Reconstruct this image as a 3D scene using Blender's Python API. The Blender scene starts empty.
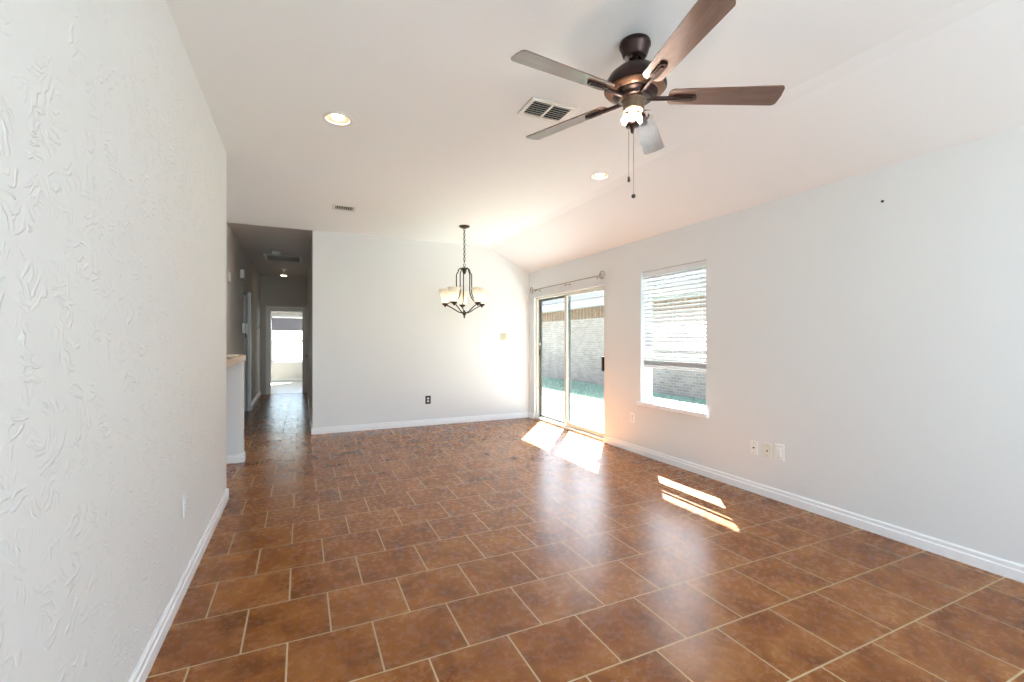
import bpy, bmesh, math, random
from mathutils import Vector, Matrix
random.seed(7)
S = bpy.context.scene
COL = S.collection
PI = math.pi

# ------------------------------------------------------------------ camera
cd = bpy.data.cameras.new('camera')
cd.sensor_width = 36.0
cd.lens = 455.1 / 1024 * 36.0
cd.clip_start = 0.02
cam = bpy.data.objects.new('camera', cd)
COL.objects.link(cam)
cam.location = (0, 0, 1.30)
cam.rotation_euler = (PI / 2, 0, -0.4341)
S.camera = cam

# ------------------------------------------------------------------ sky, sun, added fill lights
w = bpy.data.worlds.new('sky')
S.world = w
w.use_nodes = True
nt = w.node_tree
nt.nodes.clear()
sky = nt.nodes.new('ShaderNodeTexSky')
sky.sky_type = 'NISHITA'
sky.sun_disc = False
sky.sun_elevation = math.radians(45)
sky.sun_rotation = math.radians(39)
sky.dust_density = 1.5
bg = nt.nodes.new('ShaderNodeBackground')
bg.inputs['Strength'].default_value = 0.70
wo = nt.nodes.new('ShaderNodeOutputWorld')
nt.links.new(sky.outputs[0], bg.inputs[0])
nt.links.new(bg.outputs[0], wo.inputs[0])

SUN_DIR = Vector((-1.0, -1.25, -1.6))
sl = bpy.data.lights.new('sun', 'SUN')
sl.energy = 66.0
sl.angle = 0.009
sl.color = (0.97, 0.985, 1.0)
sun = bpy.data.objects.new('sun', sl)
COL.objects.link(sun)
sun.rotation_euler = SUN_DIR.to_track_quat('-Z', 'Y').to_euler()
sun.location = (12, 14, 18)


def area(name, loc, direction, sx, sy, power, color):
    l = bpy.data.lights.new(name, 'AREA')
    l.shape = 'RECTANGLE'
    l.size = sx
    l.size_y = sy
    l.energy = power
    l.color = color
    o = bpy.data.objects.new(name, l)
    COL.objects.link(o)
    o.location = loc
    o.rotation_euler = Vector(direction).to_track_quat('-Z', 'Y').to_euler()
    return o


def portal(name, loc, direction, sx, sy):
    o = area(name, loc, direction, sx, sy, 1.0, (1, 1, 1))
    o.data.cycles.is_portal = True      # only guides the sky light through the opening
    return o


# added fill lights, unseen: behind the camera and in the kitchen
area('rear_fill_light', (1.5, -3.0, 1.35), (0, 1, 1.5), 3.4, 2.2, 165, (0.76, 0.93, 1.0))
area('kitchen_fill_light', (-4.05, 5.7, 1.5), (1, 0, 0), 1.6, 1.2, 25, (0.92, 0.97, 1.0))
portal('portal_patio_door', (3.68, 5.77, 1.0), (-1, 0, 0), 1.94, 2.0)
portal('portal_side_window', (3.72, 3.65, 1.34), (-1, 0, 0), 0.93, 1.49)
area('bedroom_fill_light', (1.95, 14.6, 1.5), (-1, 0, -0.1), 1.8, 1.4, 34, (0.88, 0.98, 1.0))  # unseen fill added to brighten the bedroom; the side wall has no window
portal('portal_bedroom_window', (-0.28, 16.51, 1.37), (0, -1, 0), 1.16, 1.48)

S.view_settings.view_transform = 'Standard'
S.view_settings.look = 'None'
S.view_settings.gamma = 1.0
S.view_settings.use_curve_mapping = False
S.view_settings.exposure = 0.57
try:
    S.cycles.max_bounces = 12
    S.cycles.diffuse_bounces = 6
    S.cycles.glossy_bounces = 4
    S.cycles.transparent_max_bounces = 12
    S.cycles.sample_clamp_indirect = 6.0
    S.cycles.use_denoising = True
    S.cycles.caustics_reflective = False
    S.cycles.caustics_refractive = False
except Exception:
    pass


# ------------------------------------------------------------------ materials
def lin(c):
    return tuple(((x / 255) / 12.92 if x / 255 <= 0.04045 else (((x / 255) + 0.055) / 1.055) ** 2.4) for x in c) + (1.0,)


class Mat:
    def __init__(self, name):
        self.m = bpy.data.materials.new(name)
        self.m.use_nodes = True
        self.nt = self.m.node_tree
        self.b = self.nt.nodes['Principled BSDF']
        self.out = self.nt.nodes['Material Output']

    def n(self, t, **k):
        x = self.nt.nodes.new(t)
        for a, v in k.items():
            setattr(x, a, v)
        return x

    def l(self, a, b):
        self.nt.links.new(a, b)

    def coord(self):
        if not hasattr(self, '_c'):
            g = self.n('ShaderNodeNewGeometry')
            self._c = g.outputs['Position']
        return self._c

    def noise(self, scale, detail=3, rough=0.55, dist=0.0, vec=None):
        x = self.n('ShaderNodeTexNoise')
        x.inputs['Scale'].default_value = scale
        x.inputs['Detail'].default_value = detail
        x.inputs['Roughness'].default_value = rough
        x.inputs['Distortion'].default_value = dist
        self.l(vec or self.coord(), x.inputs['Vector'])
        return x

    def ramp(self, fac, stops):
        r = self.n('ShaderNodeValToRGB')
        e = r.color_ramp.elements
        while len(e) < len(stops):
            e.new(0.5)
        for i, (p, c) in enumerate(stops):
            e[i].position = p
            e[i].color = c if len(c) == 4 else tuple(c) + (1,)
        self.l(fac, r.inputs[0])
        return r

    def bump(self, h, strength=0.3, dist=0.01, normal=None):
        b = self.n('ShaderNodeBump')
        b.inputs['Strength'].default_value = strength
        b.inputs['Distance'].default_value = dist
        self.l(h, b.inputs['Height'])
        if normal:
            self.l(normal, b.inputs['Normal'])
        self.l(b.outputs[0], self.b.inputs['Normal'])
        return b.outputs[0]


def simple(name, rgb, rough=0.5, metal=0.0, spec=0.5, mottling=0.04, scale=30.0, coat=0.0, coat_rough=0.1, bump=0.0):
    M = Mat(name)
    c = lin(rgb)
    nz = M.noise(scale, 3)
    lo = tuple(max(0, x * (1 - mottling)) for x in c[:3])
    hi = tuple(min(1, x * (1 + mottling)) for x in c[:3])
    r = M.ramp(nz.outputs[0], [(0.3, lo), (0.7, hi)])
    M.l(r.outputs[0], M.b.inputs['Base Color'])
    M.b.inputs['Roughness'].default_value = rough
    M.b.inputs['Metallic'].default_value = metal
    M.b.inputs['Specular IOR Level'].default_value = spec
    M.b.inputs['Coat Weight'].default_value = coat
    M.b.inputs['Coat Roughness'].default_value = coat_rough
    if bump:
        M.bump(nz.outputs[0], bump, 0.002)
    return M.m


def wall_paint(name, rgb, strength, scale=1.0, fine=0.15):
    """skip-trowelled drywall: short curved ridges"""
    M = Mat(name)
    M.b.inputs['Base Color'].default_value = lin(rgb)
    M.b.inputs['Roughness'].default_value = 0.62
    M.b.inputs['Specular IOR Level'].default_value = 0.25
    # swirl the coordinates, then take thin iso-lines of a stretched noise = comb-like trowel ridges
    sw = M.noise(2.6 * scale, 2, 0.5)
    add = M.n('ShaderNodeVectorMath', operation='MULTIPLY_ADD')
    M.l(sw.outputs['Color'], add.inputs[0])
    add.inputs[1].default_value = (0.55, 0.55, 0.55)
    M.l(M.coord(), add.inputs[2])
    wv = M.n('ShaderNodeTexWave', wave_type='BANDS', bands_direction='DIAGONAL')
    wv.inputs['Scale'].default_value = 9.0 * scale
    wv.inputs['Distortion'].default_value = 5.0
    wv.inputs['Detail'].default_value = 2.5
    wv.inputs['Detail Scale'].default_value = 1.6
    M.l(add.outputs[0], wv.inputs['Vector'])
    ridge = M.ramp(wv.outputs['Fac'], [(0.62, (0, 0, 0)), (0.9, (1, 1, 1))])
    patch = M.noise(5.5 * scale, 3, 0.6)
    pm = M.ramp(patch.outputs[0], [(0.47, (0, 0, 0)), (0.62, (1, 1, 1))])
    mul = M.n('ShaderNodeMath', operation='MULTIPLY')
    M.l(ridge.outputs[0], mul.inputs[0])
    M.l(pm.outputs[0], mul.inputs[1])
    fn = M.noise(60 * scale, 3, 0.6)
    ma = M.n('ShaderNodeMath', operation='MULTIPLY_ADD')
    M.l(fn.outputs[0], ma.inputs[0])
    ma.inputs[1].default_value = fine
    M.l(mul.outputs[0], ma.inputs[2])
    M.bump(ma.outputs[0], strength, 0.006)
    return M.m


def trowel_paint(name, rgb, strength):
    """skip-trowelled plaster on a wall facing x: short comb strokes in random directions"""
    M = Mat(name)
    M.b.inputs['Base Color'].default_value = lin(rgb)
    M.b.inputs['Roughness'].default_value = 0.6
    M.b.inputs['Specular IOR Level'].default_value = 0.3
    total = None
    for sc, wsc, seed in ((10.0, 10.0, 0.0), (15.0, 14.0, 3.7)):
        of = M.n('ShaderNodeVectorMath', operation='ADD')
        M.l(M.coord(), of.inputs[0])
        of.inputs[1].default_value = (0, seed, seed * 1.3)
        wb = M.noise(9.0, 2, 0.5, 0, of.outputs[0])
        ws = M.n('ShaderNodeVectorMath', operation='MULTIPLY_ADD')
        M.l(wb.outputs['Color'], ws.inputs[0])
        ws.inputs[1].default_value = (0.0, 0.13, 0.13)
        M.l(of.outputs[0], ws.inputs[2])
        vo = M.n('ShaderNodeTexVoronoi', feature='F1')
        vo.inputs['Scale'].default_value = sc
        M.l(ws.outputs[0], vo.inputs['Vector'])
        sx = M.n('ShaderNodeSeparateColor')
        M.l(vo.outputs['Color'], sx.inputs[0])
        an = M.n('ShaderNodeMath', operation='MULTIPLY')
        M.l(sx.outputs[0], an.inputs[0])
        an.inputs[1].default_value = 6.283
        ro = M.n('ShaderNodeVectorRotate', rotation_type='X_AXIS')
        M.l(ws.outputs[0], ro.inputs['Vector'])
        M.l(an.outputs[0], ro.inputs['Angle'])
        wv = M.n('ShaderNodeTexWave', wave_type='BANDS', bands_direction='Y')
        wv.inputs['Scale'].default_value = wsc
        wv.inputs['Distortion'].default_value = 3.0
        wv.inputs['Detail'].default_value = 2.0
        wv.inputs['Detail Scale'].default_value = 1.4
        M.l(ro.outputs[0], wv.inputs['Vector'])
        rg = M.ramp(wv.outputs['Fac'], [(0.66, (0, 0, 0)), (0.9, (1, 1, 1))])
        fa = M.ramp(vo.outputs['Distance'], [(0.30, (1, 1, 1)), (0.52, (0, 0, 0))])
        pk = M.ramp(M.noise(9.0, 2, 0.5, 0, of.outputs[0]).outputs[0], [(0.38, (0, 0, 0)), (0.55, (1, 1, 1))])
        a = M.n('ShaderNodeMath', operation='MULTIPLY')
        M.l(rg.outputs[0], a.inputs[0])
        M.l(fa.outputs[0], a.inputs[1])
        b = M.n('ShaderNodeMath', operation='MULTIPLY')
        M.l(a.outputs[0], b.inputs[0])
        M.l(pk.outputs[0], b.inputs[1])
        if total is None:
            total = b
        else:
            t = M.n('ShaderNodeMath', operation='MAXIMUM')
            M.l(total.outputs[0], t.inputs[0])
            M.l(b.outputs[0], t.inputs[1])
            total = t
    fn = M.noise(45, 3, 0.6)
    ma = M.n('ShaderNodeMath', operation='MULTIPLY_ADD')
    M.l(fn.outputs[0], ma.inputs[0])
    ma.inputs[1].default_value = 0.35
    M.l(total.outputs[0], ma.inputs[2])
    M.bump(ma.outputs[0], strength, 0.005)
    return M.m


def tile_floor():
    M = Mat('terracotta_floor_tile')
    p = 0.352
    mp = M.n('ShaderNodeVectorMath', operation='ADD')
    M.l(M.coord(), mp.inputs[0])
    mp.inputs[1].default_value = (0.405 + p * 40, -1.835 + p * 41, 0)
    br = M.n('ShaderNodeTexBrick', offset=0.5, offset_frequency=2, squash=1.0, squash_frequency=2)
    br.inputs['Scale'].default_value = 1.0
    br.inputs['Brick Width'].default_value = p
    br.inputs['Row Height'].default_value = p
    br.inputs['Mortar Size'].default_value = 0.0042
    br.inputs['Mortar Smooth'].default_value = 0.25
    br.inputs['Bias'].default_value = 0.0
    br.inputs['Color1'].default_value = (0, 0, 0, 1)
    br.inputs['Color2'].default_value = (1, 1, 1, 1)
    br.inputs['Mortar'].default_value = (0.5, 0.5, 0.5, 1)
    M.l(mp.outputs[0], br.inputs['Vector'])
    # per-tile offset so that the clouding breaks at the joints
    off = M.n('ShaderNodeVectorMath', operation='MULTIPLY_ADD')
    M.l(br.outputs['Color'], off.inputs[0])
    off.inputs[1].default_value = (7.0, 7.0, 7.0)
    M.l(M.coord(), off.inputs[2])
    n1 = M.noise(6.0, 6, 0.58, 0.4, off.outputs[0])
    n2 = M.noise(28, 4, 0.6, 0.3, off.outputs[0])
    mx = M.n('ShaderNodeMath', operation='MULTIPLY_ADD')
    M.l(n2.outputs[0], mx.inputs[0])
    mx.inputs[1].default_value = 0.10
    M.l(n1.outputs[0], mx.inputs[2])
    sub = M.n('ShaderNodeMath', operation='MULTIPLY_ADD')
    M.l(br.outputs['Color'], sub.inputs[0])
    sub.inputs[1].default_value = 0.10
    M.l(mx.outputs[0], sub.inputs[2])
    r = M.ramp(sub.outputs[0], [(0.36, lin((100, 54, 21))), (0.56, lin((131, 76, 32))), (0.74, lin((152, 97, 49))), (0.94, lin((174, 120, 70)))])
    mix = M.n('ShaderNodeMix', data_type='RGBA')
    M.l(br.outputs['Fac'], mix.inputs[0])
    M.l(r.outputs[0], mix.inputs[6])
    mix.inputs[7].default_value = lin((202, 178, 142))
    M.l(mix.outputs[2], M.b.inputs['Base Color'])
    # glaze: satin tile, matt grout
    rr = M.n('ShaderNodeMath', operation='MULTIPLY_ADD')
    M.l(n2.outputs[0], rr.inputs[0])
    rr.inputs[1].default_value = 0.10
    rr.inputs[2].default_value = 0.22
    rg = M.n('ShaderNodeMath', operation='MULTIPLY_ADD')
    M.l(br.outputs['Fac'], rg.inputs[0])
    rg.inputs[1].default_value = 0.55
    M.l(rr.outputs[0], rg.inputs[2])
    M.l(rg.outputs[0], M.b.inputs['Roughness'])
    sg = M.n('ShaderNodeMath', operation='MULTIPLY_ADD')     # matt grout hardly shines
    M.l(br.outputs['Fac'], sg.inputs[0])
    sg.inputs[1].default_value = -0.25
    sg.inputs[2].default_value = 0.27
    M.l(sg.outputs[0], M.b.inputs['Specular IOR Level'])
    # every tile lies a hair out of level
    h1 = M.n('ShaderNodeMath', operation='MULTIPLY')
    M.l(br.outputs['Color'], h1.inputs[0])
    h1.inputs[1].default_value = 97.13
    h2 = M.n('ShaderNodeMath', operation='FRACT')
    M.l(h1.outputs[0], h2.inputs[0])
    cv = M.n('ShaderNodeCombineXYZ')
    M.l(br.outputs['Color'], cv.inputs[0])
    M.l(h2.outputs[0], cv.inputs[1])
    tl = M.n('ShaderNodeVectorMath', operation='MULTIPLY_ADD')
    M.l(cv.outputs[0], tl.inputs[0])
    tl.inputs[1].default_value = (0.018, 0.018, 0)
    tl.inputs[2].default_value = (-0.009, -0.009, 1.0)
    nn = M.n('ShaderNodeVectorMath', operation='NORMALIZE')
    M.l(tl.outputs[0], nn.inputs[0])
    M.l(nn.outputs[0], M.b.inputs['Normal'])
    return M.m


def wood(name, dark, light, axis_scale=(1, 14, 14), rough=0.35, coat=0.6, coat_rough=0.18):
    M = Mat(name)
    tc = M.n('ShaderNodeTexCoord')
    mp = M.n('ShaderNodeMapping')
    mp.inputs['Scale'].default_value = axis_scale
    M.l(tc.outputs['Object'], mp.inputs[0])
    n = M.noise(6.0, 5, 0.6, 0.6, mp.outputs[0])
    r = M.ramp(n.outputs[0], [(0.3, lin(dark)), (0.7, lin(light))])
    M.l(r.outputs[0], M.b.inputs['Base Color'])
    M.b.inputs['Roughness'].default_value = rough
    M.b.inputs['Coat Weight'].default_value = coat
    M.b.inputs['Coat Roughness'].default_value = coat_rough
    return M.m


def glass(name, tint=(0.95, 0.97, 0.96)):
    M = Mat(name)
    tr = M.n('ShaderNodeBsdfTransparent')
    tr.inputs[0].default_value = tint + (1,)
    gl = M.n('ShaderNodeBsdfGlossy')
    gl.inputs['Roughness'].default_value = 0.02
    lw = M.n('ShaderNodeLayerWeight')
    lw.inputs['Blend'].default_value = 0.5
    pw = M.n('ShaderNodeMath', operation='POWER')
    M.l(lw.outputs['Facing'], pw.inputs[0])
    pw.inputs[1].default_value = 5.0
    fr = M.n('ShaderNodeMath', operation='MULTIPLY_ADD')
    M.l(pw.outputs[0], fr.inputs[0])
    fr.inputs[1].default_value = 0.6
    fr.inputs[2].default_value = 0.03
    mx = M.n('ShaderNodeMixShader')
    M.l(fr.outputs[0], mx.inputs[0])
    M.l(tr.outputs[0], mx.inputs[1])
    M.l(gl.outputs[0], mx.inputs[2])
    M.l(mx.outputs[0], M.out.inputs[0])
    return M.m


def emit(name, rgb, strength):
    M = Mat(name)
    M.b.inputs['Base Color'].default_value = lin(rgb)
    M.b.inputs['Emission Color'].default_value = lin(rgb)
    M.b.inputs['Emission Strength'].default_value = strength
    return M.m


def translucent(name, rgb, fac=0.5):
    M = Mat(name)
    d = M.n('ShaderNodeBsdfDiffuse')
    t = M.n('ShaderNodeBsdfTranslucent')
    d.inputs[0].default_value = lin(rgb)
    t.inputs[0].default_value = lin(rgb)
    mx = M.n('ShaderNodeMixShader')
    mx.inputs[0].default_value = fac
    M.l(d.outputs[0], mx.inputs[1])
    M.l(t.outputs[0], mx.inputs[2])
    g = M.n('ShaderNodeBsdfGlossy')
    g.inputs['Roughness'].default_value = 0.15
    m2 = M.n('ShaderNodeMixShader')
    m2.inputs[0].default_value = 0.06
    M.l(mx.outputs[0], m2.inputs[1])
    M.l(g.outputs[0], m2.inputs[2])
    M.l(m2.outputs[0], M.out.inputs[0])
    return M.m


def bricks(name, c1, c2, mortar, wx='Y'):
    M = Mat(name)
    sp = M.n('ShaderNodeSeparateXYZ')
    cb = M.n('ShaderNodeCombineXYZ')
    M.l(M.coord(), sp.inputs[0])
    M.l(sp.outputs[wx], cb.inputs[0])
    M.l(sp.outputs['Z'], cb.inputs[1])
    br = M.n('ShaderNodeTexBrick', offset=0.5, offset_frequency=2)
    br.inputs['Scale'].default_value = 1.0
    br.inputs['Brick Width'].default_value = 0.21
    br.inputs['Row Height'].default_value = 0.072
    br.inputs['Mortar Size'].default_value = 0.006
    br.inputs['Color1'].default_value = lin(c1)
    br.inputs['Color2'].default_value = lin(c2)
    br.inputs['Mortar'].default_value = lin(mortar)
    M.l(cb.outputs[0], br.inputs['Vector'])
    n = M.noise(1.6, 4, 0.6)
    mx = M.n('ShaderNodeMix', data_type='RGBA', blend_type='MULTIPLY')
    mx.inputs[0].default_value = 0.6
    r = M.ramp(n.outputs[0], [(0.35, (0.72, 0.7, 0.68)), (0.65, (1, 1, 1))])
    M.l(br.outputs[0], mx.inputs[6])
    M.l(r.outputs[0], mx.inputs[7])
    M.l(mx.outputs[2], M.b.inputs['Base Color'])
    M.b.inputs['Roughness'].default_value = 0.9
    return M.m


M_WALL_L = trowel_paint('trowelled_wall_paint', (227, 227, 226), 0.55)
M_WALL = wall_paint('wall_paint', (224, 224, 223), 0.05, 1.0)
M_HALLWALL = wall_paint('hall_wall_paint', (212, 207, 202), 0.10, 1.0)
M_CEIL = wall_paint('ceiling_paint', (243, 243, 243), 0.06, 1.2)
M_TILE = tile_floor()
M_TRIM = simple('white_trim_paint', (238, 238, 238), 0.32, mottling=0.01)
M_BRONZE = simple('oil_rubbed_bronze', (60, 45, 42), 0.33, 0.75, mottling=0.15, scale=25)
M_BRONZE2 = simple('dark_bronze', (58, 48, 40), 0.4, 0.6, mottling=0.15, scale=25)
M_BLADE = wood('walnut_blade', (80, 52, 39), (114, 80, 63), (1.6, 16, 16), 0.45, 1.0, 0.16)
M_PLASTIC = simple('white_plastic', (236, 236, 232), 0.35, mottling=0.01)
M_IVORY = simple('ivory_plastic', (222, 220, 206), 0.4, mottling=0.02)
M_TAN = simple('beige_plate', (188, 180, 150), 0.4, mottling=0.03)
M_DARK = simple('dark_plastic', (48, 44, 42), 0.45, mottling=0.05)
M_BLACK = simple('black_duct_shade', (14, 12, 11), 0.9, mottling=0.05)
M_VENT = simple('vent_white_enamel', (228, 224, 216), 0.4, mottling=0.02)
M_NICKEL = simple('brushed_nickel', (140, 130, 120), 0.32, 0.85, mottling=0.05)
M_ALMOND = simple('almond_door_frame', (212, 211, 202), 0.4, mottling=0.02)
M_GREYFRAME = simple('dark_grey_aluminium', (88, 86, 80), 0.4, 0.3, mottling=0.04)
M_VINYL = simple('window_vinyl', (232, 236, 238), 0.35, mottling=0.01)
M_GLASS = glass('window_glass')
M_BLIND = translucent('blind_slat_vinyl', (234, 235, 236), 0.12)
M_SLATGREY = simple('lilac_grey_slats', (150, 148, 158), 0.6)
M_SHADE = translucent('frosted_shade_glass', (250, 246, 236), 0.55)
M_BULB_W = emit('warm_bulb', (255, 240, 220), 60.0)
M_BULB_C = emit('chandelier_bulb', (255, 242, 222), 6.0)
M_CAN = emit('can_light_lens', (255, 244, 230), 11.0)
M_BAFFLE = simple('ribbed_bronze_baffle', (120, 100, 78), 0.6, 0.2)
M_HALLBULB = emit('hall_bulb', (255, 226, 180), 8.0)
M_COUNTER = simple('tan_laminate', (192, 166, 138), 0.35, mottling=0.18, scale=60)
M_PAPER = simple('paper', (232, 222, 205), 0.7, mottling=0.02)
M_BRICK = bricks('pale_brick', (162, 148, 140), (136, 126, 120), (176, 168, 162))
M_CONC = simple('patio_concrete', (170, 169, 167), 0.9, spec=0.05, mottling=0.08, scale=3)
M_GRASS = simple('grass', (146, 166, 144), 0.95, spec=0.05, mottling=0.25, scale=12)
M_FASCIA = simple('white_fascia', (172, 172, 173), 0.7, spec=0.1, mottling=0.02)
M_ROOF = simple('grey_shingles', (50, 52, 57), 0.95, spec=0.02, mottling=0.18, scale=9)
M_FENCE = simple('cedar_board', (120, 98, 80), 0.8, spec=0.1, mottling=0.25, scale=7)


# ------------------------------------------------------------------ mesh builder
class MB:
    def __init__(self):
        self.bm = bmesh.new()

    def box(self, x0, x1, y0, y1, z0, z1, bevel=0.0):
        r = bmesh.ops.create_cube(self.bm, size=1.0)
        vs = r['verts']
        for v in vs:
            v.co = Vector(((x0 + x1) / 2 + v.co.x * (x1 - x0), (y0 + y1) / 2 + v.co.y * (y1 - y0), (z0 + z1) / 2 + v.co.z * (z1 - z0)))
        if bevel:
            es = list({e for v in vs for e in v.link_edges})
            bmesh.ops.bevel(self.bm, geom=es, offset=bevel, segments=2, affect='EDGES', profile=0.5)
        return self

    def obox(self, M, sx, sy, sz, bevel=0.0):
        """box of the given size centred at the frame of matrix M"""
        r = bmesh.ops.create_cube(self.bm, size=1.0)
        vs = r['verts']
        for v in vs:
            v.co = M @ Vector((v.co.x * sx, v.co.y * sy, v.co.z * sz))
        if bevel:
            es = list({e for v in vs for e in v.link_edges})
            bmesh.ops.bevel(self.bm, geom=es, offset=bevel, segments=2, affect='EDGES', profile=0.5)
        return self

    def lathe(self, prof, M=None, seg=32, cap=True):
        M = M or Matrix()
        rings = []
        for r, z in prof:
            if r <= 1e-6:
                rings.append([self.bm.verts.new(M @ Vector((0, 0, z)))])
            else:
                rings.append([self.bm.verts.new(M @ Vector((r * math.cos(2 * PI * i / seg), r * math.sin(2 * PI * i / seg), z))) for i in range(seg)])
        for a, b in zip(rings, rings[1:]):
            if len(a) == 1 and len(b) == 1:
                continue
            for i in range(seg):
                j = (i + 1) % seg
                if len(a) == 1:
                    self.bm.faces.new((a[0], b[j], b[i]))
                elif len(b) == 1:
                    self.bm.faces.new((a[i], a[j], b[0]))
                else:
                    self.bm.faces.new((a[i], a[j], b[j], b[i]))
        if cap:
            for rg in (rings[0], rings[-1]):
                if len(rg) > 2:
                    self.bm.faces.new(rg)
        return self

    def tube(self, pts, r, seg=10, closed=False):
        pts = [Vector(p) for p in pts]
        n = len(pts)
        rs = r if isinstance(r, (list, tuple)) else [r] * n
        rings = []
        ref = None
        for i, p in enumerate(pts):
            if closed:
                t = pts[(i + 1) % n] - pts[(i - 1) % n]
            else:
                t = pts[min(i + 1, n - 1)] - pts[max(i - 1, 0)]
            t.normalize()
            if ref is None:
                ref = Vector((0, 0, 1)) if abs(t.z) < 0.9 else Vector((1, 0, 0))
            u = (ref - t * ref.dot(t))
            if u.length < 1e-4:
                u = t.orthogonal()
            u.normalize()
            ref = u
            v = t.cross(u)
            rings.append([self.bm.verts.new(p + (u * math.cos(2 * PI * k / seg) + v * math.sin(2 * PI * k / seg)) * rs[i]) for k in range(seg)])
        m = n if closed else n - 1
        for i in range(m):
            a, b = rings[i], rings[(i + 1) % n]
            for k in range(seg):
                j = (k + 1) % seg
                self.bm.faces.new((a[k], a[j], b[j], b[k]))
        if not closed:
            self.bm.faces.new(rings[0][::-1])
            self.bm.faces.new(rings[-1])
        return self

    def prism(self, poly, M, h0, h1):
        """extrude a 2-D polygon between heights h0 and h1 in the frame M"""
        a = [self.bm.verts.new(M @ Vector((x, y, h0))) for x, y in poly]
        b = [self.bm.verts.new(M @ Vector((x, y, h1))) for x, y in poly]
        n = len(poly)
        self.bm.faces.new(a[::-1])
        self.bm.faces.new(b)
        for i in range(n):
            j = (i + 1) % n
            self.bm.faces.new((a[i], a[j], b[j], b[i]))
        return self

    def sphere(self, c, r, sx=1, sy=1, sz=1, seg=16):
        ret = bmesh.ops.create_uvsphere(self.bm, u_segments=seg, v_segments=max(6, seg // 2), radius=r)
        for v in ret['verts']:
            v.co = Vector((v.co.x * sx, v.co.y * sy, v.co.z * sz)) + Vector(c)
        return self

    def build(self, name, mat, parent=None, loc=None, smooth=False, kind=None):
        bmesh.ops.recalc_face_normals(self.bm, faces=self.bm.faces)
        if loc is None:         # origin at the middle of the piece
            cs = [v.co for v in self.bm.verts]
            L = Vector([(min(c[i] for c in cs) + max(c[i] for c in cs)) / 2 for i in range(3)])
        else:
            L = Vector(loc)
        for v in self.bm.verts:
            v.co -= L
        me = bpy.data.meshes.new(name)
        self.bm.to_mesh(me)
        self.bm.free()
        if smooth:
            for p in me.polygons:
                p.use_smooth = True
            try:
                me.set_sharp_from_angle(angle=math.radians(38))
            except Exception:
                pass
        me.materials.append(mat)
        o = bpy.data.objects.new(name, me)
        COL.objects.link(o)
        o.location = L
        if parent is not None:
            o.parent = parent
            q = parent
            while q is not None:
                o.location = o.location - q.location
                q = q.parent
        if kind:
            o['kind'] = kind
        return o


def tag(o, label, cat, group=None):
    o['label'] = label
    o['category'] = cat
    if group:
        o['group'] = group
    return o


def thing(name, loc, label, cat, group=None):
    o = bpy.data.objects.new(name, None)
    o.empty_display_size = 0.05
    COL.objects.link(o)
    o.location = loc
    return tag(o, label, cat, group)


def struct(o, label, cat):
    o['kind'] = 'structure'
    return tag(o, label, cat)


def T(x, y, z):
    return Matrix.Translation((x, y, z))


def Rz(a):
    return Matrix.Rotation(a, 4, 'Z')


def Rx(a):
    return Matrix.Rotation(a, 4, 'X')


def Ry(a):
    return Matrix.Rotation(a, 4, 'Y')


XZ = Matrix(((1, 0, 0, 0), (0, 0, 1, 0), (0, 1, 0, 0), (0, 0, 0, 1)))  # (x, y, h) -> (x, h, y)


def smoothpath(pts, n=6):
    """Catmull-Rom through pts"""
    P = [Vector(p) for p in pts]
    P = [P[0] * 2 - P[1]] + P + [P[-1] * 2 - P[-2]]
    out = []
    for i in range(1, len(P) - 2):
        for k in range(n):
            t = k / n
            a, b, c, d = P[i - 1], P[i], P[i + 1], P[i + 2]
            out.append(0.5 * ((2 * b) + (c - a) * t + (2 * a - 5 * b + 4 * c - d) * t * t + (3 * b - a - 3 * c + d) * t ** 3))
    out.append(P[-2])
    return out


# ------------------------------------------------------------------ room dimensions
XL, XR, YB = -0.555, 3.533, 6.92
YR = -2.5           # wall behind the camera
ZC = 2.84           # flat ceiling
XCR = 2.77          # where the ceiling starts to slope
ZW = 2.46           # top of the right wall
XO = 3.67           # outer face of the right wall
WL = 4.37           # end of the left wall
HX0, HX1 = -0.90, 0.148
YF = 12.55          # far end of the hall
ZH = 2.89
BY = 16.35          # bedroom window wall

# ------------------------------------------------------------------ floor and walls
o = MB().box(-4.0, XO, YR - 0.15, BY + 0.15, -0.12, 0.0).build('floor', M_TILE)
struct(o, 'brown square tile floor laid in staggered rows', 'floor')

o = MB().box(-3.0, 2.0, YF + 0.02, BY, -0.001, 0.004).build('floor_bedroom', simple('pale_bedroom_floor', (206, 203, 194), 0.3, mottling=0.05, scale=6))
struct(o, 'pale floor of the bedroom beyond the hallway', 'floor')

slope = (ZC - ZW) / (XR - XCR)
cp = [(-4.0, ZC), (XCR - 0.05, ZC), (XCR + 0.05, ZC - 0.05 * slope), (XO, ZW - slope * (XO - XR)), (XO, ZC + 0.12), (-4.0, ZC + 0.12)]
o = MB().prism(cp, XZ, YR - 0.15, YB).build('ceiling', M_CEIL)
struct(o, 'white ceiling, flat with a sloped strip above the right wall', 'ceiling')
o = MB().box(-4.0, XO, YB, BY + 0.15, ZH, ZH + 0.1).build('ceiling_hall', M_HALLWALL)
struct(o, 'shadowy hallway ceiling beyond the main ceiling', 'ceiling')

o = MB().box(XL - 0.12, XL, YR, WL, 0, ZC).build('wall_left', M_WALL_L)
struct(o, 'white left wall with rough trowelled texture', 'wall')

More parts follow.
